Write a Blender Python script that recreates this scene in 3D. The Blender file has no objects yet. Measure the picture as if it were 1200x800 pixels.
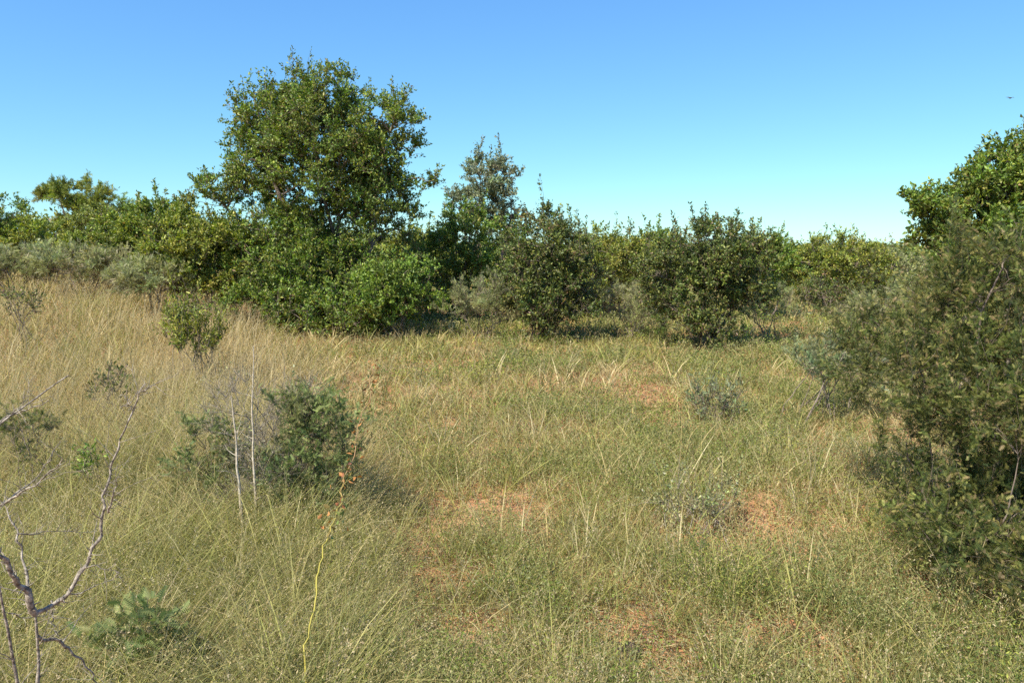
import bpy, math
import numpy as np
C = bpy.context.scene.collection
rng = np.random.default_rng(11)
R = math.radians

# ------------------------------------------------------------------ camera model
H = 2.0
F = 867.0
TH = math.atan(112 / F)
def P(px, py, D):
    """world point D metres ahead of the viewpoint seen at photo position px, py"""
    u = (px - 600) / F; v = (400 - py) / F
    y = math.cos(TH) + v * math.sin(TH); z = -math.sin(TH) + v * math.cos(TH)
    t = D / y
    return np.array([u * t, D, H + z * t])

def smooth(a, b, x):
    t = np.clip((x - a) / (b - a), 0, 1); return t * t * (3 - 2 * t)

_tab = np.random.default_rng(5).random((256, 256))
def vnoise(x, y, s, o=0):
    x = np.asarray(x, float) / s + 17.3 + o * 31.7; y = np.asarray(y, float) / s + 91.1 + o * 12.9
    xi = np.floor(x).astype(int); yi = np.floor(y).astype(int)
    fx = x - xi; fy = y - yi; fx = fx * fx * (3 - 2 * fx); fy = fy * fy * (3 - 2 * fy)
    a = _tab[xi % 256, yi % 256]; b = _tab[(xi + 1) % 256, yi % 256]
    c = _tab[xi % 256, (yi + 1) % 256]; d = _tab[(xi + 1) % 256, (yi + 1) % 256]
    return (a * (1 - fx) + b * fx) * (1 - fy) + (c * (1 - fx) + d * fx) * fy
def fbm(x, y, s, o=0):
    return (vnoise(x, y, s, o) + .5 * vnoise(x, y, s / 2.1, o + 3) + .25 * vnoise(x, y, s / 4.3, o + 7)) / 1.75

def terrain(x, y):
    x = np.asarray(x, float); y = np.asarray(y, float)
    h = 0.85 * smooth(-1, -11, x) * smooth(7, 20, y)
    h = h * (1 - .8 * smooth(60, 200, y))
    near = 1 - smooth(80, 300, np.hypot(x, y))
    h = h + (fbm(x, y, 6.0) - .5) * .26 * near + (vnoise(x, y, .9, 4) - .5) * .07 * near
    return h

def G(px, py):
    """ground point seen at px, py"""
    u = (px - 600) / F; v = (400 - py) / F
    d = np.array([u, math.cos(TH) + v * math.sin(TH), -math.sin(TH) + v * math.cos(TH)])
    t = .5
    while t < 400:
        p = d * t + np.array([0, 0, H])
        if p[2] < terrain(p[0], p[1]): return p
        t += .02
    return p

# ------------------------------------------------------------------ materials
def newmat(name):
    m = bpy.data.materials.new(name); m.use_nodes = True
    nt = m.node_tree; nt.nodes.clear()
    return m, nt, nt.nodes.new('ShaderNodeOutputMaterial')

def leafmat(name, trans=.35, rough=.45, spec=.4):
    m, nt, out = newmat(name)
    a = nt.nodes.new('ShaderNodeAttribute'); a.attribute_name = 'tint'
    p = nt.nodes.new('ShaderNodeBsdfPrincipled')
    p.inputs['Roughness'].default_value = rough; p.inputs['Specular IOR Level'].default_value = spec
    t = nt.nodes.new('ShaderNodeBsdfTranslucent')
    hs = nt.nodes.new('ShaderNodeHueSaturation'); hs.inputs['Saturation'].default_value = 1.15; hs.inputs['Value'].default_value = 1.25
    mx = nt.nodes.new('ShaderNodeMixShader'); mx.inputs[0].default_value = trans
    nt.links.new(a.outputs['Color'], p.inputs['Base Color'])
    nt.links.new(a.outputs['Color'], hs.inputs['Color']); nt.links.new(hs.outputs[0], t.inputs['Color'])
    nt.links.new(p.outputs[0], mx.inputs[1]); nt.links.new(t.outputs[0], mx.inputs[2])
    nt.links.new(mx.outputs[0], out.inputs['Surface'])
    return m

def barkmat(name, c1, c2, scale=18):
    m, nt, out = newmat(name)
    p = nt.nodes.new('ShaderNodeBsdfPrincipled'); p.inputs['Roughness'].default_value = .9
    tc = nt.nodes.new('ShaderNodeTexCoord')
    n = nt.nodes.new('ShaderNodeTexNoise'); n.inputs['Scale'].default_value = scale; n.inputs['Detail'].default_value = 8
    r = nt.nodes.new('ShaderNodeValToRGB')
    r.color_ramp.elements[0].position = .35; r.color_ramp.elements[0].color = (*c1, 1)
    r.color_ramp.elements[1].position = .65; r.color_ramp.elements[1].color = (*c2, 1)
    b = nt.nodes.new('ShaderNodeBump'); b.inputs['Strength'].default_value = .6; b.inputs['Distance'].default_value = .01
    nt.links.new(tc.outputs['Object'], n.inputs['Vector']); nt.links.new(n.outputs[0], r.inputs[0])
    nt.links.new(r.outputs[0], p.inputs['Base Color']); nt.links.new(n.outputs[0], b.inputs['Height'])
    nt.links.new(b.outputs[0], p.inputs['Normal']); nt.links.new(p.outputs[0], out.inputs['Surface'])
    return m

def soilmat():
    m, nt, out = newmat('red_sandy_soil')
    p = nt.nodes.new('ShaderNodeBsdfPrincipled'); p.inputs['Roughness'].default_value = .95; p.inputs['Specular IOR Level'].default_value = .1
    g = nt.nodes.new('ShaderNodeNewGeometry')
    n = nt.nodes.new('ShaderNodeTexNoise'); n.inputs['Scale'].default_value = 1.3; n.inputs['Detail'].default_value = 10; n.inputs['Roughness'].default_value = .7
    r = nt.nodes.new('ShaderNodeValToRGB')
    e = r.color_ramp.elements
    e[0].position = .3; e[0].color = (.24, .10, .05, 1); e[1].position = .7; e[1].color = (.56, .34, .19, 1)
    e2 = r.color_ramp.elements.new(.5); e2.color = (.45, .225, .11, 1)
    n2 = nt.nodes.new('ShaderNodeTexNoise'); n2.inputs['Scale'].default_value = 55; n2.inputs['Detail'].default_value = 6
    n3 = nt.nodes.new('ShaderNodeTexVoronoi'); n3.inputs['Scale'].default_value = 70
    r2 = nt.nodes.new('ShaderNodeValToRGB'); r2.color_ramp.elements[0].position = .02; r2.color_ramp.elements[0].color = (.12, .07, .04, 1)
    r2.color_ramp.elements[1].position = .18; r2.color_ramp.elements[1].color = (1, 1, 1, 1)
    mx = nt.nodes.new('ShaderNodeMix'); mx.data_type = 'RGBA'; mx.blend_type = 'MULTIPLY'; mx.inputs[0].default_value = .5
    b = nt.nodes.new('ShaderNodeBump'); b.inputs['Strength'].default_value = .9; b.inputs['Distance'].default_value = .03
    L = nt.links.new
    for q in (n, n2, n3): L(g.outputs['Position'], q.inputs['Vector'])
    L(n.outputs[0], r.inputs[0]); L(n3.outputs['Distance'], r2.inputs[0])
    L(r.outputs[0], mx.inputs[6]); L(r2.outputs[0], mx.inputs[7]); L(mx.outputs[2], p.inputs['Base Color'])
    L(n2.outputs[0], b.inputs['Height']); L(b.outputs[0], p.inputs['Normal']); L(p.outputs[0], out.inputs['Surface'])
    return m

M_LEAF = leafmat('broad_leaf', .3, .45, .35)
M_WEED = leafmat('weed_leaf', .35, .7, .15)
M_FEATH = leafmat('feather_leaf', .35, .6, .25)
M_GRASS = leafmat('grass_blade', .4, .6, .25)
M_BARK = barkmat('grey_brown_bark', (.10, .075, .055), (.24, .19, .15))
M_PALEBARK = barkmat('weathered_dead_wood', (.08, .065, .05), (.38, .33, .26), 70)
M_STALK = barkmat('pale_dry_stalk', (.34, .28, .20), (.55, .48, .38), 40)
M_VINE = leafmat('vine', .2, .5, .3)
M_SOIL = soilmat()

# ------------------------------------------------------------------ mesh builders
def link(name, me, mat, parent=None):
    if mat: me.materials.append(mat)
    o = bpy.data.objects.new(name, me); C.objects.link(o)
    if parent is not None: o.parent = parent
    return o

def rawmesh(name, V, faces, k, tint=None, smoothf=False):
    """faces: list of int arrays (n,k_i)"""
    me = bpy.data.meshes.new(name)
    faces = [f for f in faces if len(f)]
    nl = sum(f.size for f in faces); nf = sum(len(f) for f in faces)
    me.vertices.add(len(V)); me.vertices.foreach_set('co', np.ascontiguousarray(V, np.float32).ravel())
    me.loops.add(nl); me.loops.foreach_set('vertex_index', np.concatenate([f.ravel() for f in faces]).astype(np.int32))
    me.polygons.add(nf)
    st = []; s = 0
    for f in faces:
        st.append(s + np.arange(len(f)) * f.shape[1]); s += f.size
    me.polygons.foreach_set('loop_start', np.concatenate(st).astype(np.int32))
    me.update(calc_edges=True)
    if tint is not None:
        a = me.color_attributes.new('tint', 'FLOAT_COLOR', 'POINT')
        col = np.ones((len(V), 4), np.float32); col[:, :3] = np.clip(tint, 0, 1)
        a.data.foreach_set('color', col.ravel())
    if smoothf: me.polygons.foreach_set('use_smooth', np.ones(nf, bool))
    return me

def norm(v): return v / np.maximum(np.linalg.norm(v, axis=-1, keepdims=True), 1e-9)
def rdir(n):
    return norm(rng.normal(size=(n, 3)))
def perp(d):
    a = rdir(len(d)); return norm(np.cross(d, a))

def leaves(pos, d, length, width, fold=.25):
    """pointed leaf folded on its midrib: base, left, tip, right"""
    n = len(pos)
    s = perp(d); nn = np.cross(d, s)
    L = np.asarray(length).reshape(-1, 1); W = np.asarray(width).reshape(-1, 1)
    mid = pos + d * L * .45
    V = np.empty((n, 4, 3))
    V[:, 0] = pos; V[:, 2] = pos + d * L - nn * L * .08
    V[:, 1] = mid + s * W * .5 + nn * W * fold; V[:, 3] = mid - s * W * .5 + nn * W * fold
    i = np.arange(n)[:, None] * 4
    f = np.concatenate([i + np.array([[0, 2, 1]]), i + np.array([[0, 3, 2]])])
    return V.reshape(-1, 3), f, 4

def feathers(pos, d, length, m=7, lw=.22, ll=.28):
    """bipinnate looking frond: m pairs of slim leaflets along a rachis"""
    n = len(pos); L = np.asarray(length).reshape(-1, 1)
    s = perp(d); nn = np.cross(d, s)
    V = np.empty((n, m * 2, 3, 3))
    for k in range(m):
        t = (k + .6) / m
        c = pos + d * L * t - nn * L * .15 * t * t
        l = ll * L * (1.15 - abs(t - .45))
        for j, sg in enumerate((1, -1)):
            tip = c + s * sg * l + d * l * .35 + nn * l * .15
            w = L * lw / 2 * .5
            V[:, k * 2 + j, 0] = c - d * w; V[:, k * 2 + j, 1] = c + d * w; V[:, k * 2 + j, 2] = tip
    q = n * m * 2
    f = np.arange(q * 3).reshape(q, 3)
    return V.reshape(-1, 3), f, m * 6

def tubes(Pl, Rd, sides=5):
    """Pl (N,K,3) polylines, Rd (N,K) radii -> verts, quads"""
    N, K, _ = Pl.shape
    T = np.empty_like(Pl); T[:, 1:-1] = Pl[:, 2:] - Pl[:, :-2]; T[:, 0] = Pl[:, 1] - Pl[:, 0]; T[:, -1] = Pl[:, -1] - Pl[:, -2]
    T = norm(T)
    ref = np.where(np.abs(T[:, :1, 2:3]) > .9, np.array([1., .1, 0]), np.array([.1, .05, 1.]))
    A = norm(np.cross(T, np.broadcast_to(ref, T.shape))); B = np.cross(T, A)
    an = np.arange(sides) * 2 * math.pi / sides
    V = Pl[:, :, None] + (A[:, :, None] * np.cos(an)[None, None, :, None] + B[:, :, None] * np.sin(an)[None, None, :, None]) * Rd[:, :, None, None]
    idx = np.arange(N * K * sides).reshape(N, K, sides)
    nx = np.roll(idx, -1, axis=2)
    f = np.stack([idx[:, :-1], nx[:, :-1], nx[:, 1:], idx[:, 1:]], -1).reshape(-1, 4)
    return V.reshape(-1, 3), f

def curve_between(a, b, K, sag, up=0.):
    """(N,3),(N,3) -> wobbly (N,K,3)"""
    t = np.linspace(0, 1, K)[None, :, None]
    L = np.linalg.norm(b - a, axis=1)[:, None, None]
    p = a[:, None] * (1 - t) + b[:, None] * t
    off = rdir(len(a))[:, None] * L * sag * np.sin(t * math.pi)
    p = p + off; p[:, :, 2] += (up * L * np.sin(t * math.pi))[:, :, 0]
    j = rng.normal(size=p.shape) * L * sag * .18; j[:, 0] = 0; j[:, -1] = 0
    return p + j

class Acc:
    def __init__(s): s.V = []; s.F = []; s.T = []; s.n = 0
    def add(s, V, f, tint=None):
        s.V.append(V); s.F.append(f + s.n); s.n += len(V)
        if tint is not None: s.T.append(tint)
    def mesh(s, name, sm=False):
        fs = {}
        for f in s.F: fs.setdefault(f.shape[1], []).append(f)
        return rawmesh(name, np.concatenate(s.V), [np.concatenate(v) for v in fs.values()], 0,
                       np.concatenate(s.T) if s.T else None, sm)

# ------------------------------------------------------------------ things
def thing(name, label, cat, loc, group=None):
    o = bpy.data.objects.new(name, None); C.objects.link(o); o.empty_display_size = .3
    o.location = [float(q) for q in loc]; o['label'] = label; o['category'] = cat
    if group: o['group'] = group
    return o

PAL = {  # leaf colours: list of (rgb, weight)
 'olive':  [((.105, .165, .028), 5), ((.155, .215, .035), 4), ((.26, .285, .055), 2.4), ((.07, .11, .025), 1.5), ((.23, .16, .06), .25)],
 'yellow': [((.16, .20, .03), 5), ((.24, .26, .045), 4), ((.34, .33, .07), 2), ((.10, .14, .028), 2)],
 'dark':   [((.08, .11, .028), 5), ((.13, .16, .04), 4), ((.24, .25, .06), 2), ((.045, .07, .022), 1.5), ((.20, .13, .08), .8)],
 'bright': [((.14, .22, .035), 5), ((.22, .29, .05), 4), ((.09, .15, .03), 2)],
 'grey':   [((.15, .18, .09), 5), ((.21, .24, .12), 4), ((.29, .30, .18), 1.5), ((.10, .13, .06), 2)],
 'scrub':  [((.24, .26, .10), 5), ((.32, .33, .14), 4), ((.38, .36, .22), 2), ((.14, .155, .07), 2)],
 'feather':[((.075, .098, .024), 5), ((.12, .135, .034), 4), ((.25, .24, .075), 2), ((.04, .06, .02), 3), ((.26, .20, .10), 1.2)],
 'blue':   [((.13, .165, .055), 5), ((.18, .215, .075), 3), ((.26, .28, .11), 1.5), ((.08, .115, .04), 1.5)],
 'gold':   [((.17, .205, .04), 5), ((.24, .265, .055), 4), ((.11, .145, .03), 2)],
}
def tints(pal, n, shift=None):
    p = PAL[pal]; w = np.array([q[1] for q in p], float); w /= w.sum()
    c = np.array([q[0] for q in p])[rng.choice(len(p), n, p=w)]
    c = c * rng.uniform(.85, 1.42, (n, 1))
    if shift is not None: c = c * shift
    return c

def plant(name, label, cat, px, D, lobes, nleaf, leaf=(.085, .045), pal='olive', group=None, stems=4, kind='leaf',
          cl=.34, twig=.42, spread=.35, rad=.05, bark=None, bare=0., parts=('trunk', 'crown'), shell=.5, up=.35, droop=0.,
          shoots=0, base=None, fm=7, gap=.0, dens=1.0):
    """lobes given as (px, py, rx, ry[, depth offset m, depth radius ratio]) at the plant's distance D"""
    global rng
    rng = np.random.default_rng(int(px * 37 + D * 100))
    s = D / F
    if kind == 'leaf' and D > 9:
        leaf = (leaf[0] * .78, leaf[1] * .74); nleaf = int(nleaf * 1.6)
    if base is None:
        x0 = P(px, 300, D)[0]; base = np.array([x0, D, float(terrain(x0, D)) - .03])
    root = thing(name, label, cat, base, group)
    ell = []
    for l in lobes:
        dy = l[4] if len(l) > 4 else 0; dr = l[5] if len(l) > 5 else .9
        c = P(l[0], l[1], D) + np.array([0, dy, 0]) - base
        ell.append((c, np.array([l[2] * s, l[2] * s * dr, l[3] * s])))
    # --- cluster centres
    vol = np.array([e[1].prod() for e in ell]) ** .8; vol /= vol.sum()
    Vtot = sum(4.2 * e[1].prod() for e in ell)
    ncl = int(np.clip(Vtot / (cl ** 3) * 1.6 * dens, 8, 2600))
    which = rng.choice(len(ell), ncl, p=vol)
    cc = np.array([e[0] for e in ell])[which]; rr = np.array([e[1] for e in ell])[which]
    d = rdir(ncl); r = rng.random(ncl) ** (1 / 3.) ; r = shell * (0.55 + .45 * rng.random(ncl)) + (1 - shell) * r
    r = r * (1 + .22 * (rng.random(ncl) - .35))
    cen = cc + d * rr * r[:, None]
    zmin = .12
    keep = cen[:, 2] > zmin
    if gap > 0:
        gs = cl * 2.6; oo = len(bpy.data.objects)
        nse = fbm(cen[:, 0] * 1.0 + cen[:, 1] * .7 + oo, cen[:, 2] * 1.0 - cen[:, 1] * .4, gs, 9)
        keep &= (nse > gap - .06) | (r < .4)
    cen = cen[keep]; cc = cc[keep]; d = d[keep]; which = which[keep]; ncl = len(cen)
    # --- stems: base to each lobe
    A = Acc()
    ns = max(stems, 1)
    ends = []
    for k in range(ns):
        e = ell[k % len(ell)]
        ends.append(e[0] + rng.uniform(-.45, .45, 3) * e[1] + np.array([0, 0, e[1][2] * .25]))
    ends = np.array(ends)
    b0 = np.zeros((ns, 3)); b0[:, :2] = rng.normal(size=(ns, 2)) * spread * .35
    ends[:, 2] = np.maximum(ends[:, 2], .25)
    K = 9
    st = curve_between(b0, ends, K, .07)
    st[:, :, 2] = np.maximum(st[:, :, 2], 0)
    hgt = max(e[0][2] + e[1][2] for e in ell)
    rd = np.linspace(1, .3, K)[None] * rad * rng.uniform(.6, 1.1, (ns, 1))
    rd[:, 0] *= 1.35
    A.add(*tubes(st, rd, 7))
    # --- branches: to clusters from the nearest lower stem point
    sp = st[:, 1:].reshape(-1, 3)
    def attach(pts, src, penal=.8):
        out = np.empty_like(pts)
        for i in range(0, len(pts), 400):
            q = pts[i:i + 400]
            dd = np.linalg.norm(q[:, None] - src[None], axis=2) + penal * np.maximum(src[None, :, 2] - q[:, None, 2] + .1, 0) * 3
            out[i:i + 400] = src[np.argmin(dd, 1)]
        return out
    nlimb = max(min(ncl // 9, 160), 4)
    li = rng.choice(ncl, min(nlimb, ncl), replace=False)
    le = cen[li]; la = attach(le, sp)
    lb = curve_between(la, la + (le - la) * .85, 6, .12, .05)
    A.add(*tubes(lb, np.linspace(1, .3, 6)[None] * rad * rng.uniform(.22, .42, (len(lb), 1)), 5))
    src2 = np.concatenate([sp, lb[:, 1:].reshape(-1, 3)])
    ca = attach(cen, src2)
    cb = curve_between(ca, cen, 4, .12, .03)
    tr = max(rad * .09, D * .00035)
    A.add(*tubes(cb, np.linspace(1.3, .6, 4)[None] * tr * np.ones((len(cb), 1)), 3))
    # --- twigs in every cluster
    nt = max(3, int(round(7 * dens)))
    outw = norm(cen - cc * np.array([1, 1, .7]))
    td = norm(np.repeat(outw, nt, 0) * .75 + rdir(ncl * nt) + np.array([0, 0, up]))
    to = np.repeat(cen, nt, 0)
    tl = twig * rng.uniform(.45, 1.15, ncl * nt)
    if shoots:
        topi = np.argsort(-(cen[:, 2] + 1.2 * rng.random(ncl) * .6))[:shoots * 3]
        si = rng.choice(topi, min(shoots, len(topi)), replace=False)
        td = np.concatenate([td, norm(rdir(len(si)) * .3 + np.array([0, 0, 1.]))])
        to = np.concatenate([to, cen[si]]); tl = np.concatenate([tl, twig * rng.uniform(1.3, 2.3, len(si))])
    te = to + td * tl[:, None]; te[:, 2] -= droop * tl
    te[:, 2] = np.maximum(te[:, 2], .05)
    tw = curve_between(to, te, 3, .1)
    A.add(*tubes(tw, np.array([[1., .75, .35]]) * tr * .75 * np.ones((len(tw), 1)), 3))
    link(parts[0], A.mesh(parts[0], True), bark or M_BARK, root)
    # --- leaves along twigs
    live = rng.random(len(tw)) >= bare
    ids = np.nonzero(live)[0]
    if len(ids):
        k = rng.choice(ids, nleaf, p=(tl[ids] / tl[ids].sum()))
        t = rng.random(nleaf) ** .75
        pos = to[k] * (1 - t)[:, None] + te[k] * t[:, None] + rng.normal(size=(nleaf, 3)) * leaf[0] * .25
        dd = norm(norm(te[k] - to[k]) * .6 + rdir(nleaf) * .9 + np.array([0, 0, .15]))
        sz = rng.uniform(.6, 1.25, nleaf)
        cs = rng.uniform(.78, 1.22, (len(tw) // nt + 2 + shoots, 1)) * (1 + rng.normal(size=(len(tw) // nt + 2 + shoots, 3)) * .05)
        shift = cs[np.minimum(k // nt, len(cs) - 1)]
        if kind == 'leaf':
            V, f, q = leaves(pos, dd, leaf[0] * sz, leaf[1] * sz)
        else:
            V, f, q = feathers(pos, dd, leaf[0] * sz, fm, leaf[1])
        link(parts[1], rawmesh(parts[1], V, [f], 0, np.repeat(tints(pal, nleaf, shift), q, 0)), M_LEAF if kind == 'leaf' else M_FEATH, root)
    return root

SH = ('stem', 'foliage')
g1 = 'shrubs and trees along the far side of the clearing'
plant('tree', 'tallest broad-leaved tree, rising well above every bush around the clearing', 'tree', 395, 16.5,
      [(380, 190, 78, 78), (375, 115, 44, 32), (455, 158, 38, 46), (306, 142, 32, 42), (300, 190, 34, 40), (350, 160, 60, 50), (252, 226, 32, 18), (330, 285, 66, 52), (445, 270, 48, 80),
       (300, 215, 32, 32), (385, 325, 86, 42), (500, 215, 16, 8), (290, 320, 46, 38), (270, 290, 30, 26), (350, 320, 60, 50, -.5), (392, 92, 10, 12), (474, 125, 8, 10), (488, 180, 12, 16), (345, 348, 60, 26, -1.0), (425, 350, 50, 26, -1.2),
       (430, 220, 52, 62), (385, 365, 60, 16, -1.5), (320, 360, 36, 16, -1.2)],
      105000, (.092, .046), 'olive', g1, stems=8, cl=.42, twig=.36, rad=.075, shoots=34, gap=.26, spread=.5, dens=1.15, shell=.35)
plant('shrub', 'bright green leafy shrub at the right foot of the tallest tree', 'shrub', 462, 15.2,
      [(450, 345, 42, 34), (485, 340, 32, 34), (440, 370, 22, 18)], 8500, (.09, .05), 'bright', g1, stems=7, cl=.3, twig=.3, rad=.02, parts=SH, shoots=8)
plant('tree', 'slender pale grey-green tree poking up behind the bushes right of the tallest tree', 'tree', 572, 26,
      [(572, 215, 38, 30), (548, 245, 26, 26), (595, 240, 20, 30), (572, 290, 32, 40)], 9500, (.13, .06), 'grey', g1, stems=5, cl=.5, twig=.45, rad=.06, shoots=14, gap=.46)
plant('shrub', 'yellow-green rounded bush in front of the slender pale tree', 'shrub', 545, 18.5,
      [(548, 285, 40, 42), (525, 320, 40, 45), (565, 340, 38, 35), (545, 262, 22, 20)], 13000, (.10, .05), 'olive', g1, stems=8, cl=.4, twig=.34, rad=.035, parts=SH, shoots=12, gap=.36)
plant('shrub', 'dark bush with bare purple-grey twigs low down, first one right of the slender pale tree', 'shrub', 640, 15.3,
      [(642, 300, 50, 44), (618, 335, 40, 42), (672, 335, 36, 40), (645, 268, 30, 22), (640, 345, 55, 34), (630, 366, 40, 14, -.3), (665, 364, 34, 14, -.3)], 18500, (.085, .045), 'dark', g1, stems=14, cl=.36, twig=.32, rad=.024, parts=SH, shoots=22, gap=.34, bare=.12)
plant('shrub', 'low yellow-green bush filling the gap between the two dark bushes', 'shrub', 722, 20,
      [(715, 315, 50, 38), (745, 305, 32, 30), (700, 330, 36, 34)], 9500, (.10, .05), 'yellow', g1, stems=7, cl=.42, twig=.36, rad=.03, parts=SH, shoots=14)
plant('shrub', 'widest dark bush on the far side, with wispy shoots sticking up along its top', 'shrub', 828, 14.5,
      [(822, 310, 58, 42), (785, 325, 42, 40), (872, 315, 42, 38), (840, 285, 40, 24), (815, 350, 50, 36), (890, 300, 18, 24), (805, 376, 34, 16, -.4), (848, 374, 40, 18, -.4), (870, 350, 30, 24)], 23000, (.082, .042), 'dark', g1, stems=16, cl=.36, twig=.32, rad=.024, parts=SH, shoots=26, gap=.30, bare=.12)
plant('shrub', 'dome-shaped green bush standing alone near the right end of the skyline', 'shrub', 985, 24,
      [(985, 310, 52, 34), (955, 320, 34, 30), (1015, 322, 30, 28)], 11500, (.115, .055), 'yellow', g1, stems=9, cl=.45, twig=.36, rad=.035, parts=SH, shoots=14)
plant('shrub', 'small sparse bush between the widest dark bush and the dome-shaped bush', 'shrub', 925, 26,
      [(925, 315, 32, 24), (905, 312, 22, 20)], 4200, (.12, .055), 'olive', g1, stems=6, cl=.45, twig=.4, rad=.03, parts=SH, shoots=8)
plant('shrub', 'low grey-green bush at the far right end of the skyline gap', 'shrub', 1052, 25,
      [(1050, 330, 38, 28), (1035, 345, 34, 20)], 5500, (.11, .05), 'scrub', g1, stems=6, cl=.45, twig=.4, rad=.03, parts=SH, shoots=6)
plant('tree', 'dark spreading tree cut off by the right edge with yellowish leaves on top', 'tree', 1165, 9.6,
      [(1170, 235, 62, 48), (1195, 190, 42, 30), (1110, 248, 46, 26), (1085, 240, 20, 18), (1150, 275, 62, 32), (1230, 240, 60, 70), (1235, 180, 40, 30), (1190, 320, 60, 50), (1105, 285, 34, 24), (1130, 310, 40, 30), (1150, 225, 30, 30)],
      32000, (.075, .042), 'olive', g1, stems=7, cl=.27, twig=.24, rad=.045, shoots=22, gap=.27, shell=.35)
plant('shrub', 'pale grey-green wispy skirt bush below the yellow-green rounded bush', 'shrub', 565, 15.2,
      [(565, 350, 34, 22), (540, 362, 26, 16), (590, 365, 22, 16)], 4200, (.07, .22), 'scrub', g1, stems=9, kind='feather', cl=.3, twig=.34, rad=.012, parts=SH, fm=5, up=.8)
plant('shrub', 'pale wispy scrub in the dip between the two dark bushes', 'shrub', 738, 15.6,
      [(735, 362, 34, 20), (712, 350, 24, 20), (758, 372, 24, 16)], 4000, (.07, .22), 'scrub', g1, stems=9, kind='feather', cl=.3, twig=.34, rad=.012, parts=SH, fm=5, up=.8)
plant('shrub', 'grey-green scrub under the right flank of the widest dark bush', 'shrub', 905, 15.5,
      [(905, 358, 26, 18), (880, 366, 20, 14)], 2600, (.07, .22), 'scrub', g1, stems=7, kind='feather', cl=.3, twig=.32, rad=.012, parts=SH, fm=5, up=.8)
plant('shrub', 'brownish twiggy bush at the foot of the dome-shaped bush', 'shrub', 970, 21,
      [(965, 345, 34, 16), (1005, 350, 26, 14)], 2600, (.09, .045), 'dark', g1, stems=12, cl=.36, twig=.34, rad=.02, parts=SH, bare=.4)
plant('shrub', 'yellowish thin scrub in the pale grass left of the big thorn bush', 'shrub', 1030, 11.5,
      [(1030, 368, 32, 16), (1008, 376, 24, 12), (1058, 356, 26, 18)], 2600, (.06, .22), 'scrub', g1, stems=12, kind='feather', cl=.26, twig=.3, rad=.010, parts=SH, fm=5, up=.8, bare=.2)
plant('shrub', 'yellow-green bush seen between the first dark bush and its low yellow neighbour', 'shrub', 690, 23,
      [(690, 300, 34, 28), (668, 310, 30, 30)], 6000, (.11, .055), 'yellow', g1, stems=7, cl=.45, twig=.36, rad=.03, parts=SH, shoots=8)
plant('shrub', 'yellow-green bush behind the left shoulder of the widest dark bush', 'shrub', 768, 22,
      [(768, 305, 38, 32), (745, 315, 30, 30)], 6500, (.11, .055), 'olive', g1, stems=7, cl=.45, twig=.36, rad=.03, parts=SH, shoots=12)
plant('shrub', 'green bush behind the right shoulder of the widest dark bush', 'shrub', 895, 20,
      [(892, 312, 36, 34), (912, 320, 26, 26)], 6500, (.10, .05), 'olive', g1, stems=7, cl=.42, twig=.36, rad=.03, parts=SH, shoots=12)
plant('shrub', 'yellow-green bush filling the gap behind the right edge of the tallest tree', 'shrub', 505, 20,
      [(505, 320, 38, 40), (490, 300, 26, 24)], 6500, (.10, .05), 'yellow', g1, stems=7, cl=.42, twig=.36, rad=.03, parts=SH, shoots=8)
# left bank
plant('shrub', 'broad-leaved yellow-green bush touching the left side of the tallest tree', 'shrub', 245, 16,
      [(250, 300, 50, 40), (215, 290, 45, 42), (275, 320, 36, 30), (200, 315, 35, 30)], 14000, (.095, .05), 'yellow', g1, stems=9, cl=.38, twig=.34, rad=.03, parts=SH, shoots=12)
plant('shrub', 'yellow-green bush with wispy grey shoots, second left of the tallest tree', 'shrub', 175, 19,
      [(180, 275, 42, 36), (145, 285, 40, 34), (205, 262, 26, 24)], 11500, (.10, .05), 'olive', g1, stems=8, cl=.42, twig=.36, rad=.03, parts=SH, shoots=20)
plant('tree', 'flat-topped golden-green tree on the left skyline', 'tree', 92, 27,
      [(88, 228, 36, 15), (118, 244, 34, 15), (70, 226, 18, 9), (98, 250, 30, 14)], 17000, (.10, .34), 'gold', g1, stems=4, kind='feather', cl=.5, twig=.42, rad=.07, fm=5, up=.1)
plant('shrub', 'low yellowish bush beneath the flat-topped tree', 'shrub', 95, 24,
      [(75, 285, 45, 24), (120, 275, 42, 28)], 8000, (.11, .055), 'gold', g1, stems=7, cl=.45, twig=.38, rad=.03, parts=SH)
plant('shrub', 'dark green bush cut off by the left edge of the skyline', 'shrub', 15, 21,
      [(12, 265, 34, 28), (-25, 262, 40, 34), (30, 285, 28, 20)], 9500, (.105, .05), 'olive', g1, stems=7, cl=.42, twig=.36, rad=.035, parts=SH, shoots=10)
plant('shrub', 'yellow-green bush just right of the dark bush at the left edge', 'shrub', 52, 20,
      [(50, 285, 34, 26), (30, 295, 30, 22)], 6000, (.10, .05), 'yellow', g1, stems=7, cl=.42, twig=.34, rad=.03, parts=SH)
plant('shrub', 'spreading yellow-green bush above the middle of the grey scrub', 'shrub', 135, 18.5,
      [(125, 292, 44, 26), (160, 290, 36, 28)], 8000, (.095, .048), 'yellow', g1, stems=8, cl=.42, twig=.34, rad=.03, parts=SH)
g2 = 'grey feathery scrub on the left rise'
plant('shrub', 'wide grey-green scrub bush below the flat-topped tree', 'shrub', 95, 17.5,
      [(80, 312, 56, 18), (130, 314, 36, 16)], 8000, (.10, .26), 'scrub', g2, stems=10, kind='feather', cl=.32, twig=.36, rad=.018, parts=SH, fm=5, bare=.2, up=.9, shell=.2)
plant('shrub', 'grey-green scrub bush under the dark bush at the left edge', 'shrub', 15, 17,
      [(15, 318, 42, 15), (-25, 312, 40, 18)], 5200, (.10, .26), 'scrub', g2, stems=8, kind='feather', cl=.32, twig=.34, rad=.018, parts=SH, fm=5, bare=.2, up=.9, shell=.2)
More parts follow.
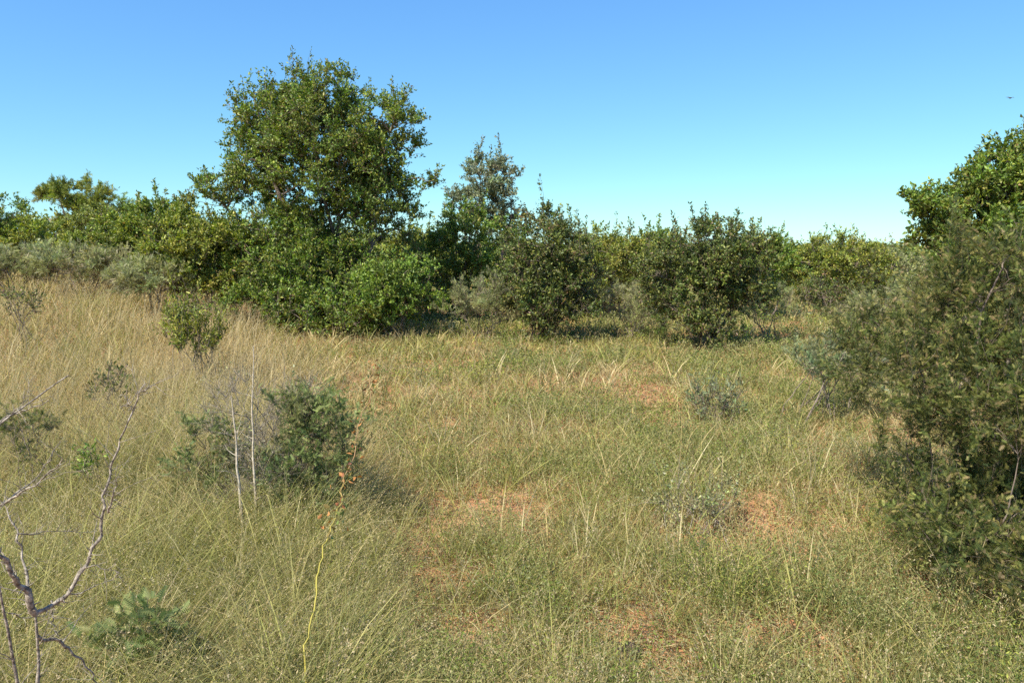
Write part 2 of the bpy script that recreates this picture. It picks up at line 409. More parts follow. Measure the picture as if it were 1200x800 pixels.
plant('shrub', 'grey twiggy scrub below the wispy yellow-green bush', 'shrub', 180, 15.5,
      [(180, 328, 48, 18)], 5500, (.09, .26), 'scrub', g2, stems=8, kind='feather', cl=.28, twig=.3, rad=.015, parts=SH, fm=5, bare=.15, up=.6)
g3 = 'low plants scattered in the grass'
plant('shrub', 'small glossy yellow-green shrub standing out of the straw grass left of the tallest tree', 'shrub', 225, 9.6,
      [(222, 388, 30, 20), (200, 394, 20, 14), (248, 394, 18, 14), (228, 368, 12, 10), (225, 408, 34, 14)], 1500, (.08, .026), 'yellow', g3, stems=14, cl=.22, twig=.30, rad=.010, parts=SH, shoots=20, up=1.6, spread=.5)
plant('shrub', 'small dark tuft-like plant near the left edge behind the straw grass', 'shrub', 22, 12,
      [(22, 358, 26, 14)], 260, (.07, .028), 'dark', g3, stems=6, cl=.2, twig=.2, rad=.01, parts=SH)
plant('shrub', 'little green sprig in the straw grass below the small glossy shrub', 'shrub', 130, 7.6,
      [(130, 446, 18, 16), (128, 462, 24, 14)], 240, (.05, .018), 'dark', g3, stems=5, cl=.12, twig=.14, rad=.006, parts=SH, up=.8)
plant('shrub', 'small dark plant behind the bare dead branches at the left edge', 'shrub', 30, 5.6,
      [(30, 515, 30, 32)], 420, (.05, .22), 'feather', g3, stems=6, kind='feather', cl=.12, twig=.14, rad=.006, parts=SH)
plant('shrub', 'little upright green weed right of the bare dead branches', 'shrub', 105, 5.3,
      [(105, 548, 16, 18)], 170, (.045, .016), 'bright', g3, stems=4, cl=.1, twig=.12, rad=.004, parts=SH, up=1.)
# feathery shrub, mid left foreground
plant('shrub', 'blue-green feathery shrub in the left half of the grass, its crown densest on the right', 'shrub', 345, 5.2,
      [(380, 495, 34, 32), (368, 555, 48, 42), (340, 600, 55, 34), (408, 505, 18, 22), (350, 490, 22, 22), (400, 570, 30, 34)], 6000, (.044, .26), 'blue', g3, stems=14, kind='feather', cl=.15, twig=.24, rad=.007, parts=SH, fm=7, up=.6, gap=.33, spread=.6, shell=.15, bare=.1)
plant('shrub', 'thin feathery shrub just left of the blue-green feathery shrub, mixed with bare twigs', 'shrub', 262, 5.4,
      [(250, 540, 36, 44), (280, 595, 48, 34), (230, 575, 26, 26)], 2600, (.042, .26), 'blue', g3, stems=12, kind='feather', cl=.15, twig=.2, rad=.006, parts=SH, fm=7, bare=.35, up=.6, gap=.42, spread=.6, shell=.25)
plant('dead_shrub', 'leafless grey twiggy bush between the two feathery shrubs', 'dead shrub', 305, 5.5,
      [(300, 480, 44, 48, -.2), (335, 520, 40, 46, -.3), (310, 580, 60, 40, -.3), (360, 470, 30, 30, -.2), (345, 560, 50, 40, -.3)], 260, (.03, .012), 'scrub', g3, stems=12, cl=.13, twig=.2, rad=.009, parts=SH, bark=M_PALEBARK, bare=.85, shoots=10)
plant('shrub', 'grey-green plant with thin stems in the grass below the widest dark bush', 'shrub', 838, 8.0,
      [(838, 480, 30, 24), (822, 464, 16, 12), (855, 470, 14, 14)], 600, (.05, .018), 'grey', g3, stems=12, cl=.16, twig=.22, rad=.006, parts=SH, up=1.2, bare=.3, shell=.2)
plant('dead_shrub', 'mauve-grey twiggy half-dead shrub low in the grass right of the bare red soil', 'dead shrub', 815, 5.0,
      [(818, 600, 44, 30), (830, 640, 44, 30), (785, 635, 30, 24), (845, 590, 22, 20)], 750, (.028, .014), 'scrub', g3, stems=16, cl=.14, twig=.20, rad=.005, parts=SH, bark=M_PALEBARK, bare=.55, up=.9, shell=.15, spread=.7, shoots=18)
plant('shrub', 'small bright green weed in front of the mauve-grey twiggy shrub', 'shrub', 828, 4.5,
      [(828, 690, 20, 16)], 350, (.04, .018), 'bright', g3, stems=6, cl=.1, twig=.12, rad=.004, parts=SH, up=.8)
plant('shrub', 'low grey-green bush spreading left of the big feathery thorn bush', 'shrub', 960, 8.2,
      [(955, 425, 34, 14), (1000, 412, 30, 18), (985, 445, 40, 16)], 3000, (.045, .26), 'grey', g3, stems=14, kind='feather', cl=.2, twig=.26, rad=.008, parts=SH, bare=.25, up=.7, spread=.8, shell=.2)
# big right thorn bush
plant('thorn_bush', 'big dark feathery thorn bush filling the right edge from the skyline down into the grass', 'thorn bush', 1150, 4.4,
      [(1130, 385, 68, 52), (1180, 325, 70, 34), (1075, 450, 50, 34), (1120, 500, 70, 52), (1055, 545, 32, 44), (1140, 590, 84, 64), (1230, 450, 80, 130),
       (1230, 600, 80, 80), (1095, 340, 34, 26), (1065, 410, 22, 18), (1085, 592, 60, 34, -.5), (1160, 600, 60, 36, -.8), (1050, 585, 38, 28, -.2), (1185, 420, 50, 90, .9), (1130, 450, 70, 80, .9), (1120, 618, 60, 24, -1.0), (1060, 500, 40, 40), (1150, 470, 70, 60, -.4)],
      95000, (.033, .24), 'feather', None, stems=14, kind='feather', cl=.22, twig=.30, rad=.014, parts=('stem', 'foliage'), fm=6, gap=.38, shell=.35, up=.0, shoots=60)
plant('shrub', 'feathery green seedling at the lower left beside the dead branches', 'shrub', 170, 3.05,
      [(172, 745, 32, 38), (145, 775, 40, 26), (195, 775, 24, 24)], 420, (.07, .24), 'blue', g3, stems=6, kind='feather', cl=.09, twig=.12, rad=.004, parts=SH, fm=9)

# ------------------------------------------------------------------ far wood as a mass
def far_wood():
    n = 520
    az = rng.uniform(-.86, .86, n); d = 34 + 220 * rng.random(n) ** 1.5
    x = d * np.sin(az); y = d * np.cos(az)
    L = Acc()
    for i in range(n):
        h = rng.uniform(1.7, 2.5) + (.4 if x[i] < -8 and d[i] < 60 else 0)
        w = rng.uniform(1.5, 3.2)
        m = int(max(160, 900 * 34 / d[i])); ls = .0042 * d[i] + .02
        dr = rdir(m); rr = (.55 + .5 * rng.random(m))[:, None]
        z0 = float(terrain(x[i], y[i]))
        pos = np.array([x[i], y[i], z0 + h * .5]) + dr * rr * np.array([w, w, h * .5])
        pos[:, 2] = np.maximum(pos[:, 2], z0)
        V, f, q = leaves(pos, rdir(m), ls * rng.uniform(.6, 1.3, m), ls * .6)
        L.add(V, f, np.repeat(tints(['olive', 'yellow', 'dark'][i % 3], m), q, 0))
    o = link('distant_bushland', L.mesh('distant_bushland'), M_LEAF)
    o['label'] = 'distant low bushland reading as one mass on the horizon'; o['category'] = 'bushland'; o['kind'] = 'stuff'
far_wood()

# ------------------------------------------------------------------ ground sheet
def ground():
    def axis(lo, hi, n, k):
        t = np.linspace(-1, 1, n); s = np.sinh(t * k) / math.sinh(k)
        return np.where(s < 0, -s * lo, s * hi)
    xs = axis(-4000, 4000, 520, 7.6); ys = axis(-200, 6000, 620, 7.6)
    ys = np.sort(ys)
    X, Y = np.meshgrid(xs, ys); Z = terrain(X, Y)
    V = np.stack([X, Y, Z], -1).reshape(-1, 3)
    i = np.arange(X.size).reshape(X.shape)
    f = np.stack([i[:-1, :-1], i[:-1, 1:], i[1:, 1:], i[1:, :-1]], -1).reshape(-1, 4)
    o = link('ground', rawmesh('ground', V, [f], 0, None, True), M_SOIL)
    o['kind'] = 'structure'; o['label'] = 'red sandy soil showing between the grass'; o['category'] = 'ground'
ground()

# bare patches: photo position, radius m (x, y), strength
BARE = [(530, 612, .28, .55, 1), (605, 590, .32, .4, .9), (575, 625, .35, .3, .8), (525, 660, .18, .4, .85), (775, 472, .28, .45, .75),
        (780, 748, .22, .26, 1), (800, 775, .25, .22, .9), (920, 630, .22, .4, .8), (915, 765, .25, .25, .9), (515, 742, .12, .2, .9),
        (890, 470, .22, .4, .4), (1000, 625, .2, .3, .6), (30, 545, .3, .4, .6), (690, 600, .2, .3, .3), (950, 790, .25, .2, .8), (735, 690, .2, .2, .4)]
BP = [(G(a, b), rx, ry, s) for a, b, rx, ry, s in BARE]
def bare(x, y):
    m = np.zeros(len(x))
    wx = (fbm(x, y, .30, 2) - .5) * .9; wy = (fbm(x, y, .30, 6) - .5) * 1.2
    for p, rx, ry, s in BP:
        r2 = ((x + wx - p[0]) / (rx * 1.25)) ** 2 + ((y + wy - p[1] + ry * .25) / (ry * 1.45)) ** 2
        m = np.maximum(m, s * np.exp(-r2 ** 1.5 * .8))
    sp = smooth(.66, .80, fbm(x, y, .9, 21)) * .75 * smooth(-.28, -.1, x / y)
    m = np.maximum(m, sp); return m * (1 - .75 * smooth(.52, .66, vnoise(x, y, .13, 71)))

def field(n, d0, d1, half=.80, power=0.):
    """points over the wedge in front of the viewpoint, log-uniform in distance"""
    u = rng.random(n); d = d0 * (d1 / d0) ** u
    if power: d = (d0 ** power + u * (d1 ** power - d0 ** power)) ** (1 / power)
    a = rng.uniform(-half, half, n)
    return d * np.tan(a), d

def zone(x, y):
    """0..1: how golden (tall straw) the stand is"""
    a = x / y
    g = smooth(-.20, -.36, a + (fbm(x, y, 2.5, 13) - .5) * .25) * smooth(4.6, 7.0, y + (fbm(x, y, 1.5, 14) - .5) * 2)
    return g

STRAW = np.array([[.50, .40, .17], [.58, .48, .25], [.35, .27, .11], [.56, .49, .28]])
GREEN = np.array([[.235, .27, .06], [.34, .345, .085], [.145, .19, .045], [.42, .40, .13]])
PINK = np.array([[.50, .39, .23], [.56, .45, .29], [.42, .33, .17]])

def blades(x, y, h, w, lean, az, curve, c0, c1, seg=3, z0=None):
    """curved tapering blades; returns V, faces, tint"""
    n = len(x); z = (terrain(x, y) if z0 is None else z0) - .01
    ld = np.stack([np.cos(az), np.sin(az), np.zeros(n)], -1)
    wa = rng.uniform(0, math.pi * 2, n); wd = np.stack([np.cos(wa), np.sin(wa), np.zeros(n)], -1)
    b = np.stack([x, y, z], -1)
    V = np.empty((n, seg * 2 + 1, 3)); T = np.empty((n, seg * 2 + 1, 3))
    for k in range(seg + 1):
        t = k / seg
        out = (lean * t + curve * t * t) * h; up = h * t * np.sqrt(np.clip(1 - (.55 * (lean + curve * t)) ** 2, .1, 1))
        c = b + ld * out[:, None]; c[:, 2] += up
        if k < seg:
            ww = (w * (1 - .55 * t))[:, None] * .5
            V[:, 2 * k] = c - wd * ww; V[:, 2 * k + 1] = c + wd * ww
            T[:, 2 * k] = T[:, 2 * k + 1] = c0 * (1 - t) + c1 * t
        else:
            V[:, 2 * seg] = c; T[:, 2 * seg] = c1
    i = np.arange(n)[:, None] * (2 * seg + 1)
    fs = []
    for k in range(seg - 1):
        fs.append(i + np.array([[2 * k, 2 * k + 1, 2 * k + 3]])); fs.append(i + np.array([[2 * k, 2 * k + 3, 2 * k + 2]]))
    fs.append(i + np.array([[2 * seg - 2, 2 * seg - 1, 2 * seg]]))
    return V.reshape(-1, 3), np.concatenate(fs), T.reshape(-1, 3), V[:, -1]

def stuff(name, label, A, mat):
    o = link(name, A.mesh(name), mat); o['label'] = label; o['category'] = 'grass' if 'grass' in name else name.replace('_', ' '); o['kind'] = 'stuff'
    return o

def grass():
    # --- leafy green tussocks
    A = Acc()
    nt, k = 36000, 12
    tx, ty = field(nt, 2.4, 75)
    br = bare(tx, ty)
    ok = rng.random(nt) > br * 1.05; tx, ty = tx[ok], ty[ok]
    n = len(tx) * k
    sz = np.repeat(rng.uniform(.35, 1.0, len(tx)) ** 1.5 * 1.35 + .1, k)
    gr = np.repeat(fbm(tx, ty, 1.6, 31) , k)
    big = np.repeat(fbm(tx, ty, 5., 35), k)
    z = np.repeat(zone(tx, ty), k)
    rad = rng.random(n) ** .5 * .09 * (1 + np.repeat(ty, k) * .03); aa = rng.uniform(0, 2 * math.pi, n)
    x = np.repeat(tx, k) + rad * np.cos(aa); y = np.repeat(ty, k) + rad * np.sin(aa)
    a = x / y
    nearleft = smooth(-.12, -.3, a) * (1 - smooth(5.5, 8, y))
    hb = bare(x, y)
    h = sz * (.11 + .14 * gr + .24 * z + .22 * nearleft) * (1 - .75 * hb) * rng.uniform(.6, 1.3, n)
    w = np.maximum(.0042, .0009 * y) * rng.uniform(.5, 1.6, n)
    lean = np.abs(rng.normal(size=n)) * .42 + .05; cur = rng.uniform(0, 1.1, n) + .25 * nearleft
    az = aa + rng.normal(size=n) * .6
    pg = np.clip(.72 + 2.6 * (gr - .5) + 2.0 * (big - .5) - .30 * z + .12 * nearleft, .05, .95)
    pg = np.where(rng.random(n) < .6, pg, np.repeat((rng.random(len(tx)) < pg[::k]).astype(float), k))
    isg = rng.random(n) < pg
    c0 = np.where(isg[:, None], GREEN[rng.integers(0, 4, n)], STRAW[rng.integers(0, 4, n)])
    c0 = c0 * rng.uniform(.55, 1.3, (n, 1)) * np.repeat(rng.uniform(.6, 1.25, (len(tx), 1)), k, 0); c1 = c0 * .6 + STRAW[rng.integers(0, 4, n)] * .4 * rng.uniform(.6, 1.1, (n, 1))
    V, f, T, tip = blades(x, y, h, w, lean, az, cur, c0, c1, 3); A.add(V, f, T)
    stuff('grass', 'green and yellowing tussock grass covering the clearing', A, M_GRASS)
    # --- tall fine stalks with seed heads
    B = Acc()
    n = 120000
    x, y = field(n, 2.5, 70)
    z = zone(x, y); a = x / y
    nearleft = smooth(-.12, -.3, a) * (1 - smooth(5.5, 8, y))
    dens = .24 + .50 * z + .22 * nearleft; dens *= .1 + 1.7 * fbm(x, y, .9, 41) ** 1.3; dens *= 1 - .9 * bare(x, y)
    ok = rng.random(n) < dens; x, y, z, nearleft = x[ok], y[ok], z[ok], nearleft[ok]; n = len(x)
    h = (.22 + .40 * z + .20 * nearleft + .12 * fbm(x, y, 2, 44)) * rng.uniform(.65, 1.3, n)
    w = np.maximum(.0020, .00058 * y) * rng.uniform(.7, 1.2, n)
    wind = .6 + (fbm(x, y, 1.4, 47) - .5) * 5
    az = np.where(rng.random(n) < .7, wind + rng.normal(size=n) * .5, rng.uniform(0, 6.3, n))
    lean = np.abs(rng.normal(size=n)) * .20 + .16 * nearleft + .06 * z; cur = rng.uniform(0, .35, n) + .30 * nearleft * rng.random(n)
    mixg = rng.random(n) < (.40 * (1 - z) + .12 * nearleft + .04)
    c0 = np.where(mixg[:, None], GREEN[rng.integers(0, 4, n)] * 1.1, STRAW[rng.integers(0, 4, n)]) * rng.uniform(.8, 1.15, (n, 1))
    c1 = c0 * .4 + .6 * PINK[rng.integers(0, 3, n)] * rng.uniform(.85, 1.15, (n, 1))
    V, f, T, tip = blades(x, y, h, w, lean, az, cur, c0, c1, 3); B.add(V, f, T)
    # seed heads: little spikelets round the top third
    ns = 9
    V4 = V.reshape(n, 7, 3); top = (V4[:, 4] + V4[:, 5]) / 2
    t = rng.uniform(.15, 1.05, (n, ns, 1))
    pos = top[:, None] * (1 - t) + tip[:, None] * t
    spr = (1.1 - t) * (h * .07)[:, None, None]
    od = rdir(n * ns).reshape(n, ns, 3)
    pos = (pos + od * spr).reshape(-1, 3)
    dd = norm(od + norm(tip - top)[:, None] * 1.2).reshape(-1, 3)
    sl = np.repeat(np.maximum(.011, .0014 * y), ns) * rng.uniform(.6, 1.4, n * ns)
    V, f, q = leaves(pos, dd, sl, sl * .38)
    tc = np.repeat(np.where(rng.random((n, 1)) < .35, PINK[rng.integers(0, 3, n)], STRAW[rng.integers(0, 4, n)] * .88) * rng.uniform(.8, 1.15, (n, 1)), ns, 0)
    B.add(V, f, np.repeat(tc, q, 0))
    m = 2600; cx, cy = field(m, 2.7, 30)
    ok = (rng.random(m) < .25 + .9 * fbm(cx, cy, 1.2, 81)) & (rng.random(m) > bare(cx, cy)) ; cx, cy = cx[ok], cy[ok]; kk = 7
    x = np.repeat(cx, kk) + rng.normal(size=len(cx) * kk) * .035; y = np.repeat(cy, kk) + rng.normal(size=len(cx) * kk) * .035; n = len(x)
    h = np.repeat(rng.uniform(.22, .5, len(cx)), kk) * rng.uniform(.6, 1.1, n)
    c0 = np.repeat(np.where(rng.random((len(cx), 1)) < .5, STRAW[rng.integers(0, 4, len(cx))] * 1.05, GREEN[rng.integers(0, 4, len(cx))]), kk, 0) * rng.uniform(.7, 1.2, (n, 1))
    V, f, T, tip = blades(x, y, h, np.maximum(.005, .0014 * y) * rng.uniform(.7, 1.5, n), np.abs(rng.normal(size=n)) * .3 + .04, rng.uniform(0, 6.3, n), rng.uniform(0, .8, n), c0, c0 * .7 + STRAW[1] * .3, 3)
    B.add(V, f, T)
    stuff('seeding_grass', 'tall dry straw-coloured grass stalks with pale seed heads', B, M_GRASS)
    # --- broad-leaf ground cover and weeds among the grass
    D = Acc()
    n0 = 100000
    x, y = field(n0, 2.6, 40)
    w0 = smooth(.40, .60, fbm(x, y, .8, 51)) * smooth(-.32, -.12, x / y) * (1 - .9 * bare(x, y))
    ok = rng.random(n0) < (w0 * .80 + .08) * (1 - .8 * zone(x, y)) * (1 - .7 * smooth(-.12, -.3, x / y)) * (1 - bare(x, y)); x, y = x[ok], y[ok]; n = len(x); k = 15
    hh = rng.uniform(.06, .34, n)
    pal = (fbm(x, y, 1.3, 61) * 7 + rng.random(n) * 1.6).astype(int) % 5
    px_ = np.repeat(x, k) + rng.normal(size=n * k) * .06; py_ = np.repeat(y, k) + rng.normal(size=n * k) * .06
    pz = np.repeat(terrain(x, y), k) + np.repeat(hh, k) * rng.random(n * k) ** .7
    dd = norm(rdir(n * k) + np.array([0, 0, .4]))
    ln = np.maximum(.018, .0034 * py_) * rng.uniform(.5, 1.4, n * k)
    V, f, q = leaves(np.stack([px_, py_, pz], -1), dd, ln, ln * .34)
    base = np.array([[.17, .22, .045], [.24, .25, .12], [.29, .31, .07], [.12, .16, .045], [.30, .30, .12]])[pal] * rng.uniform(.8, 1.2, (n, 1))
    D.add(V, f, np.repeat(np.repeat(base, k, 0) * rng.uniform(.8, 1.2, (n * k, 1)), q, 0))
    stuff('ground_cover', 'low green and grey-green leafy weeds growing between the grass', D, M_WEED)
    # --- dead straw and litter lying on the soil
    E = Acc()
    n = 120000
    x, y = field(n, 2.6, 25)
    az = rng.uniform(0, 6.3, n); L = rng.uniform(.03, .16, n)
    z0 = terrain(x, y) + rng.uniform(.004, .04, n)
    d = np.stack([np.cos(az), np.sin(az), rng.normal(size=n) * .2], -1)
    w = np.maximum(.0022, .0006 * y)
    V, f, q = leaves(np.stack([x, y, z0], -1), norm(d), L, w * 1.6, 0.1)
    tc = np.where(rng.random((n, 1)) < .7, STRAW[rng.integers(0, 4, n)] * .95, np.array([[.16, .11, .075]])) * rng.uniform(.7, 1.15, (n, 1))
    E.add(V, f, np.repeat(tc, q, 0))
    stuff('grass_litter', 'dead straw and broken stems lying on the sandy soil', E, M_GRASS)
grass()

# ------------------------------------------------------------------ dead branching bush, near left
def resample(pts, K):
    pts = np.array(pts, float); s = np.concatenate([[0], np.cumsum(np.linalg.norm(np.diff(pts, axis=0), axis=1))])
    t = np.linspace(0, s[-1], K); return np.stack([np.interp(t, s, pts[:, i]) for i in range(3)], -1)

def branchset(name, label, cat, D, base, strokes, mat, tipr=.25, thorns=True, group=None, jit=.006, side=6):
    """strokes: list of ([(px, py, depth offset)...], start radius m)"""
    root = thing(name, label, cat, base, group)
    A = Acc(); th_p = []; th_d = []
    for pts, r in strokes:
        w = [np.asarray(q, float) if isinstance(q, np.ndarray) else P(q[0], q[1], D + (q[2] if len(q) > 2 else 0)) for q in pts]
        ch = np.array([p - base for p in w])
        for _ in range(2):
            if len(ch) > 2:
                q1 = ch[:-1] * .75 + ch[1:] * .25; q3 = ch[:-1] * .25 + ch[1:] * .75
                ch = np.concatenate([ch[:1], np.stack([q1, q3], 1).reshape(-1, 3)[1:-1], ch[-1:]])
        K = max(8, 8 * len(pts)); c = resample(ch, K)
        kn = rng.normal(size=(len(pts) * 3 + 2, 3)) * jit * .8; kn[0] = 0
        c[1:] += np.stack([np.interp(np.linspace(0, len(kn) - 1, K), np.arange(len(kn)), kn[:, q]) for q in range(3)], -1)[1:]
        rd = np.linspace(1, tipr, K) * r * 1.02 * rng.uniform(.85, 1.15, K)
        A.add(*tubes(c[None], rd[None], side))
        if thorns and r > .003:
            m = int(rng.integers(4, 8)); ii = rng.integers(K // 4, K, m)
            t0 = c[ii] - c[ii - 1]; q = norm(norm(t0) * .7 + rdir(m) * .8 + np.array([0, 0, .2])) * rng.uniform(.04, .20, (m, 1))
            tw = curve_between(c[ii], c[ii] + q, 6, .12)
            A.add(*tubes(tw, np.linspace(1, .25, 6)[None] * np.maximum(rd[ii] * .35, .0011)[:, None], 4))
            t2 = tw[:, 3]; q2 = norm(rdir(m) + norm(q)) * rng.uniform(.02, .07, (m, 1))
            A.add(*tubes(curve_between(t2, t2 + q2, 3, .1), np.array([[1, .7, .3]]) * np.full((m, 1), .001), 3))
        for i in range(1, K):
            if rng.random() < .75:
                t = norm((c[i] - c[i - 1])[None])[0]; d = norm((np.cross(t, rdir(1)[0]) + t * .3)[None])[0]
                th_p.append(c[i]); th_d.append((d, rd[i]))
    if thorns and th_p:
        a = np.array(th_p); d = np.array([q[0] for q in th_d]); rr = np.array([q[1] for q in th_d])
        L = rng.uniform(.012, .045, len(a)); L[rng.random(len(a)) < .16] *= 4
        t = curve_between(a, a + d * L[:, None], 3, .08)
        A.add(*tubes(t, np.array([[1, .6, .15]]) * np.maximum(rr * .35, .0012)[:, None], 4))
    link('branches', A.mesh('branches', True), mat, root)
    return root

bz = P(45, 790, 2.3); base = np.array([bz[0], bz[1], float(terrain(bz[0], bz[1])) - .03])
branchset('dead_bush', 'leafless grey thorny dead bush reaching up from the lower left corner', 'dead bush', 2.3, base, [
    ([base, (44, 790), (42, 720)], .013),
    ([(42, 718), (75, 698, .05), (100, 662, .1), (118, 622, .12), (127, 565, .15), (138, 525, .18), (155, 480, .2), (170, 450, .22)], .0075),
    ([(127, 600, .12), (135, 575, .08), (133, 560, .05)], .004),
    ([(42, 720), (20, 680, -.05), (0, 650, -.1), (-30, 615, -.15)], .012),
    ([(38, 712), (32, 665, .1), (18, 620, .15), (5, 585, .2)], .006),
    ([base, (15, 770, -.1), (2, 710, -.15), (-8, 650, -.15)], .010),
    ([(44, 745), (75, 752, .1), (105, 785, .15), (125, 815, .2)], .006),
    ([(0, 592, .2), (35, 572, .15), (68, 545, .1), (75, 535, .1)], .0045),
    ([(20, 625, .1), (60, 624, .2), (110, 622, .3)], .0022),
    ([(72, 700, .05), (110, 690, .2), (150, 665, .3)], .0022),
    ([(100, 662, .1), (125, 665, .1), (145, 680, .1)], .002),
    ([(60, 703, .05), (62, 725, .05), (66, 745, .05)], .003),
    ([(10, 718, .0), (60, 722, .1)], .0022),
    ([(155, 480, .2), (150, 470, .2), (146, 462, .2)], .002),
    ([(160, 462, .2), (172, 455, .2), (180, 453, .2)], .002)], M_PALEBARK)
bz = P(-60, 600, 2.9); base = np.array([bz[0], bz[1], float(terrain(bz[0], bz[1])) - .03])
branchset('dead_bush', 'pair of bare dead branches entering at the left edge above the dead bush', 'dead bush', 2.9, base, [
    ([base, (-60, 560), (0, 495), (35, 475, .1), (62, 452, .15), (82, 438, .2)], .010),
    ([(-20, 512), (10, 485, .1), (40, 478, .1), (55, 468, .1)], .005),
    ([(-40, 620), (10, 585, .1), (45, 560, .2), (68, 520, .2)], .005),
    ([(10, 488, .05), (30, 470, .05), (34, 455, .05)], .002)], M_PALEBARK)
bz = P(1290, 790, 3.3); base = np.array([bz[0], bz[1], float(terrain(bz[0], bz[1]))])
branchset('fallen_branch', 'thin pale thorny branch lying over the grass at the lower right edge', 'branch', 3.3, base, [
    ([(1290, 755), (1200, 764), (1150, 772), (1112, 780)], .004), ([(1180, 766), (1165, 758), (1150, 752)], .002)], M_PALEBARK)
bz = P(285, 600, 4.75); base = np.array([bz[0], bz[1], float(terrain(bz[0], bz[1]))])
branchset('dead_stalk', 'shorter pale dead stalk standing in the leafless twiggy bush', 'stalk', 4.75, base, [
    ([base, (280, 570), (277, 520), (272, 465)], .013), ([(278, 510), (286, 480)], .003)], M_STALK, group='pale dead stalks in the twiggy bush')
bz = P(300, 600, 4.95); base = np.array([bz[0], bz[1], float(terrain(bz[0], bz[1]))])
branchset('dead_stalk', 'taller straight pale dead stalk rising above the leafless twiggy bush', 'stalk', 4.95, base, [
    ([base, (298, 540), (296, 480), (297, 405)], .011)], M_STALK, group='pale dead stalks in the twiggy bush')

# ------------------------------------------------------------------ orange and yellow climbing vine
def vine():
    g = P(352, 860, 2.75); base = np.array([g[0], 2.75, float(terrain(g[0], 2.75))])
    root = thing('vine', 'yellow-stemmed creeper trailing up through the grass with orange-brown leaves near its top', 'creeper', base)
    pts = [base, P(355, 830, 2.78), P(360, 790, 2.85), P(364, 720, 3.0), P(374, 665, 3.2), P(386, 620, 3.45), P(400, 590, 3.6), P(404, 560, 3.8), P(412, 535, 4.0), P(420, 500, 4.2), P(432, 470, 4.4), P(436, 425, 4.6)]
    c = resample([p - base for p in pts], 60); c[1:] += rng.normal(size=(59, 3)) * .006
    c[:, 0] += .008 * np.sin(np.arange(60) * .5)
    A = Acc(); V, f = tubes(c[None], (np.linspace(.0045, .0022, 60) * rng.uniform(.8, 1.2, 60))[None], 6)
    z = np.repeat(np.linspace(0, 1, 60), 6)[:, None]
    A.add(V, f, (1 - smooth(.35, .7, z)) * np.array([[.42, .36, .07]]) + smooth(.35, .7, z) * np.array([[.34, .21, .10]]))
    link('stem', A.mesh('stem', True), M_VINE, root)
    n = 130; i = rng.integers(24, 60, n); pos = c[i] + rng.normal(size=(n, 3)) * .03
    V, f, q = leaves(pos, rdir(n), rng.uniform(.02, .042, n), rng.uniform(.012, .024, n))
    col = np.array([[.42, .19, .06], [.34, .25, .08], [.34, .13, .06], [.22, .25, .07], [.17, .22, .06]])[rng.integers(0, 5, n)] * rng.uniform(.7, 1.2, (n, 1))
    link('foliage', rawmesh('foliage', V, [f], 0, np.repeat(col, q, 0)), M_VINE, root)
vine()

# ------------------------------------------------------------------ dark dung heap / stone near the bottom
def lump():
    g = G(733, 768); z = float(terrain(g[0], g[1]))
    import bmesh
    bm = bmesh.new(); bmesh.ops.create_icosphere(bm, subdivisions=4, radius=1)
    for v in bm.verts:
        p = v.co; k = .75 + .45 * float(vnoise(p.x * 2 + p.z, p.y * 2 - p.z, .7, 3))
        v.co = (p.x * .075 * k, p.y * .06 * k, p.z * .04 * k + .015)
    me = bpy.data.meshes.new('stone'); bm.to_mesh(me); bm.free()
    me.polygons.foreach_set('use_smooth', np.ones(len(me.polygons), bool))
    o = link('stone', me, barkmat('dark_stone', (.035, .02, .015), (.09, .055, .04), 30)); o.location = (g[0], g[1], z)
    o['label'] = 'small dark brown lump of stone half hidden in the grass near the bottom'; o['category'] = 'stone'
lump()

# ------------------------------------------------------------------ small far bird in the sky
def bird():
    import bmesh
    c = P(1184, 115, 40); root = thing('bird', 'tiny dark bird flying in the sky at the upper right', 'bird', c)
    bm = bmesh.new(); bmesh.ops.create_uvsphere(bm, u_segments=12, v_segments=8, radius=1)
    for v in bm.verts:
        t = v.co.x; s = .035 * (1 - .35 * abs(t)); v.co = (t * .13, v.co.y * s, v.co.z * s)
    # wings and tail drawn from the body
    def w(p):
        vs = [bm.verts.new(q) for q in p]; n = len(vs) // 2
        bm.faces.new(vs[:n]); bm.faces.new(vs[n:][::-1])
        for i in range(n): bm.faces.new((vs[i], vs[n + i], vs[n + (i + 1) % n], vs[(i + 1) % n]))
    for sg in (1, -1):
        p = [(.05, 0, .01), (.03, sg * .11, .05), (-.04, sg * .22, .035), (-.05, sg * .1, .03), (-.04, 0, .01)]
        w(p + [(a, b, c_ - .006) for a, b, c_ in p])
    p = [(-.10, 0.012, .005), (-.20, .035, .005), (-.20, -.035, .005), (-.10, -.012, .005)]
    w(p + [(a, b, c_ - .005) for a, b, c_ in p])
    me = bpy.data.meshes.new('body'); bm.normal_update(); bm.to_mesh(me); bm.free()
    o = link('body', me, barkmat('dark_feathers', (.02, .02, .025), (.05, .045, .045), 30), root); o.rotation_euler = (R(12), R(-8), R(25))
bird()

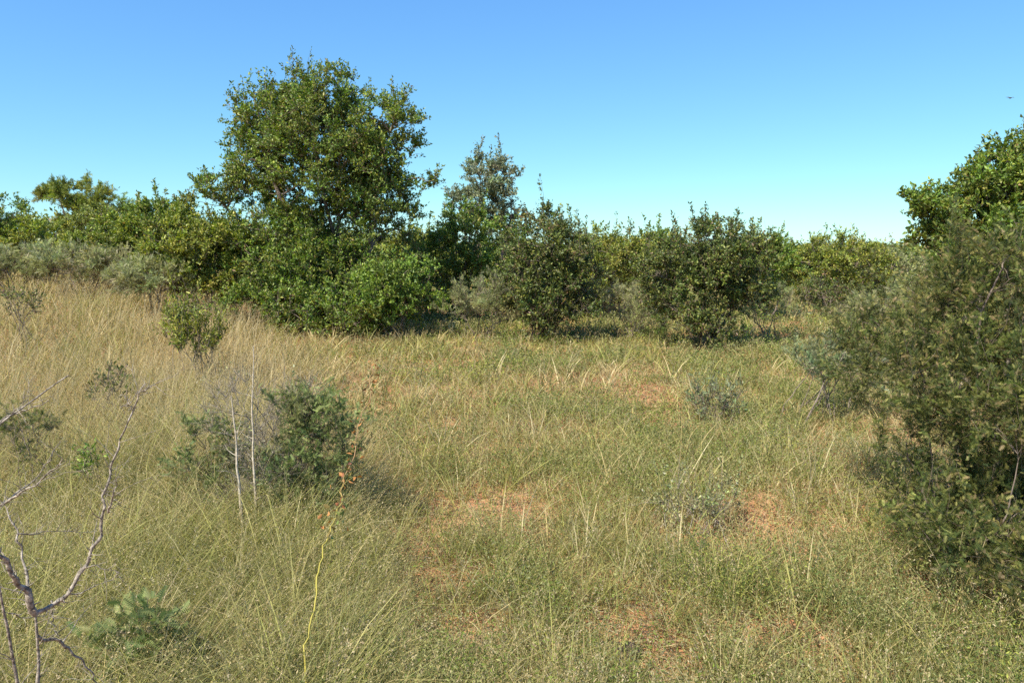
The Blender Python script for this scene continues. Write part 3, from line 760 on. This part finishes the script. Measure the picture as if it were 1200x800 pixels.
# ------------------------------------------------------------------ light, sky, camera
SUN_EL, SUN_AZ = 52.0, -138.0      # azimuth measured clockwise from the view direction (+Y)
sv = np.array([math.sin(R(SUN_AZ)) * math.cos(R(SUN_EL)), math.cos(R(SUN_AZ)) * math.cos(R(SUN_EL)), math.sin(R(SUN_EL))])
from mathutils import Vector
ld = bpy.data.lights.new('sun', 'SUN'); ld.energy = 5.0; ld.angle = R(.53); ld.color = (1, .93, .79)
lo = bpy.data.objects.new('sun', ld); C.objects.link(lo)
lo.rotation_euler = Vector(-sv).to_track_quat('-Z', 'Y').to_euler(); lo.location = (sv * 50).tolist()
w = bpy.data.worlds.new('World'); bpy.context.scene.world = w; w.use_nodes = True
nt = w.node_tree; nt.nodes.clear()
sk = nt.nodes.new('ShaderNodeTexSky'); sk.sky_type = 'NISHITA'; sk.sun_disc = False
sk.sun_elevation = R(SUN_EL); sk.sun_rotation = R(SUN_AZ); sk.altitude = 1000; sk.air_density = 1.0; sk.dust_density = .15; sk.ozone_density = 2.0
bg = nt.nodes.new('ShaderNodeBackground'); bg.inputs['Strength'].default_value = .13
ou = nt.nodes.new('ShaderNodeOutputWorld')
bg.inputs['Strength'].default_value = .15
sep = nt.nodes.new('ShaderNodeSeparateColor'); com = nt.nodes.new('ShaderNodeCombineColor')
nt.links.new(sk.outputs[0], sep.inputs[0])
for ch, (ex, k) in enumerate(((.87, .385), (.78, .60), (.32, .64))):      # deep clear air: richer blue, less white at the horizon
    q = nt.nodes.new('ShaderNodeMath'); q.operation = 'MULTIPLY'; q.inputs[1].default_value = .13
    p_ = nt.nodes.new('ShaderNodeMath'); p_.operation = 'POWER'; p_.inputs[1].default_value = ex
    m_ = nt.nodes.new('ShaderNodeMath'); m_.operation = 'MULTIPLY'; m_.inputs[1].default_value = k / .15
    nt.links.new(sep.outputs[ch], q.inputs[0]); nt.links.new(q.outputs[0], p_.inputs[0]); nt.links.new(p_.outputs[0], m_.inputs[0]); nt.links.new(m_.outputs[0], com.inputs[ch])
nt.links.new(com.outputs[0], bg.inputs[0]); nt.links.new(bg.outputs[0], ou.inputs[0])

cd = bpy.data.cameras.new('camera'); cd.sensor_width = 36; cd.lens = 36 * F / 1200; cd.clip_end = 12000; cd.clip_start = .05
co = bpy.data.objects.new('camera', cd); C.objects.link(co); co.location = (0, 0, H); co.rotation_euler = (math.pi / 2 - TH, 0, 0)
sc = bpy.context.scene; sc.camera = co
sc.view_settings.view_transform = 'Standard'; sc.view_settings.look = 'None'; sc.view_settings.exposure = 0.88; sc.view_settings.gamma = 1
sc.render.engine = 'CYCLES'
sc.cycles.max_bounces = 6; sc.cycles.diffuse_bounces = 3; sc.cycles.glossy_bounces = 2; sc.cycles.transmission_bounces = 4; sc.cycles.transparent_max_bounces = 4
sc.cycles.use_denoising = False
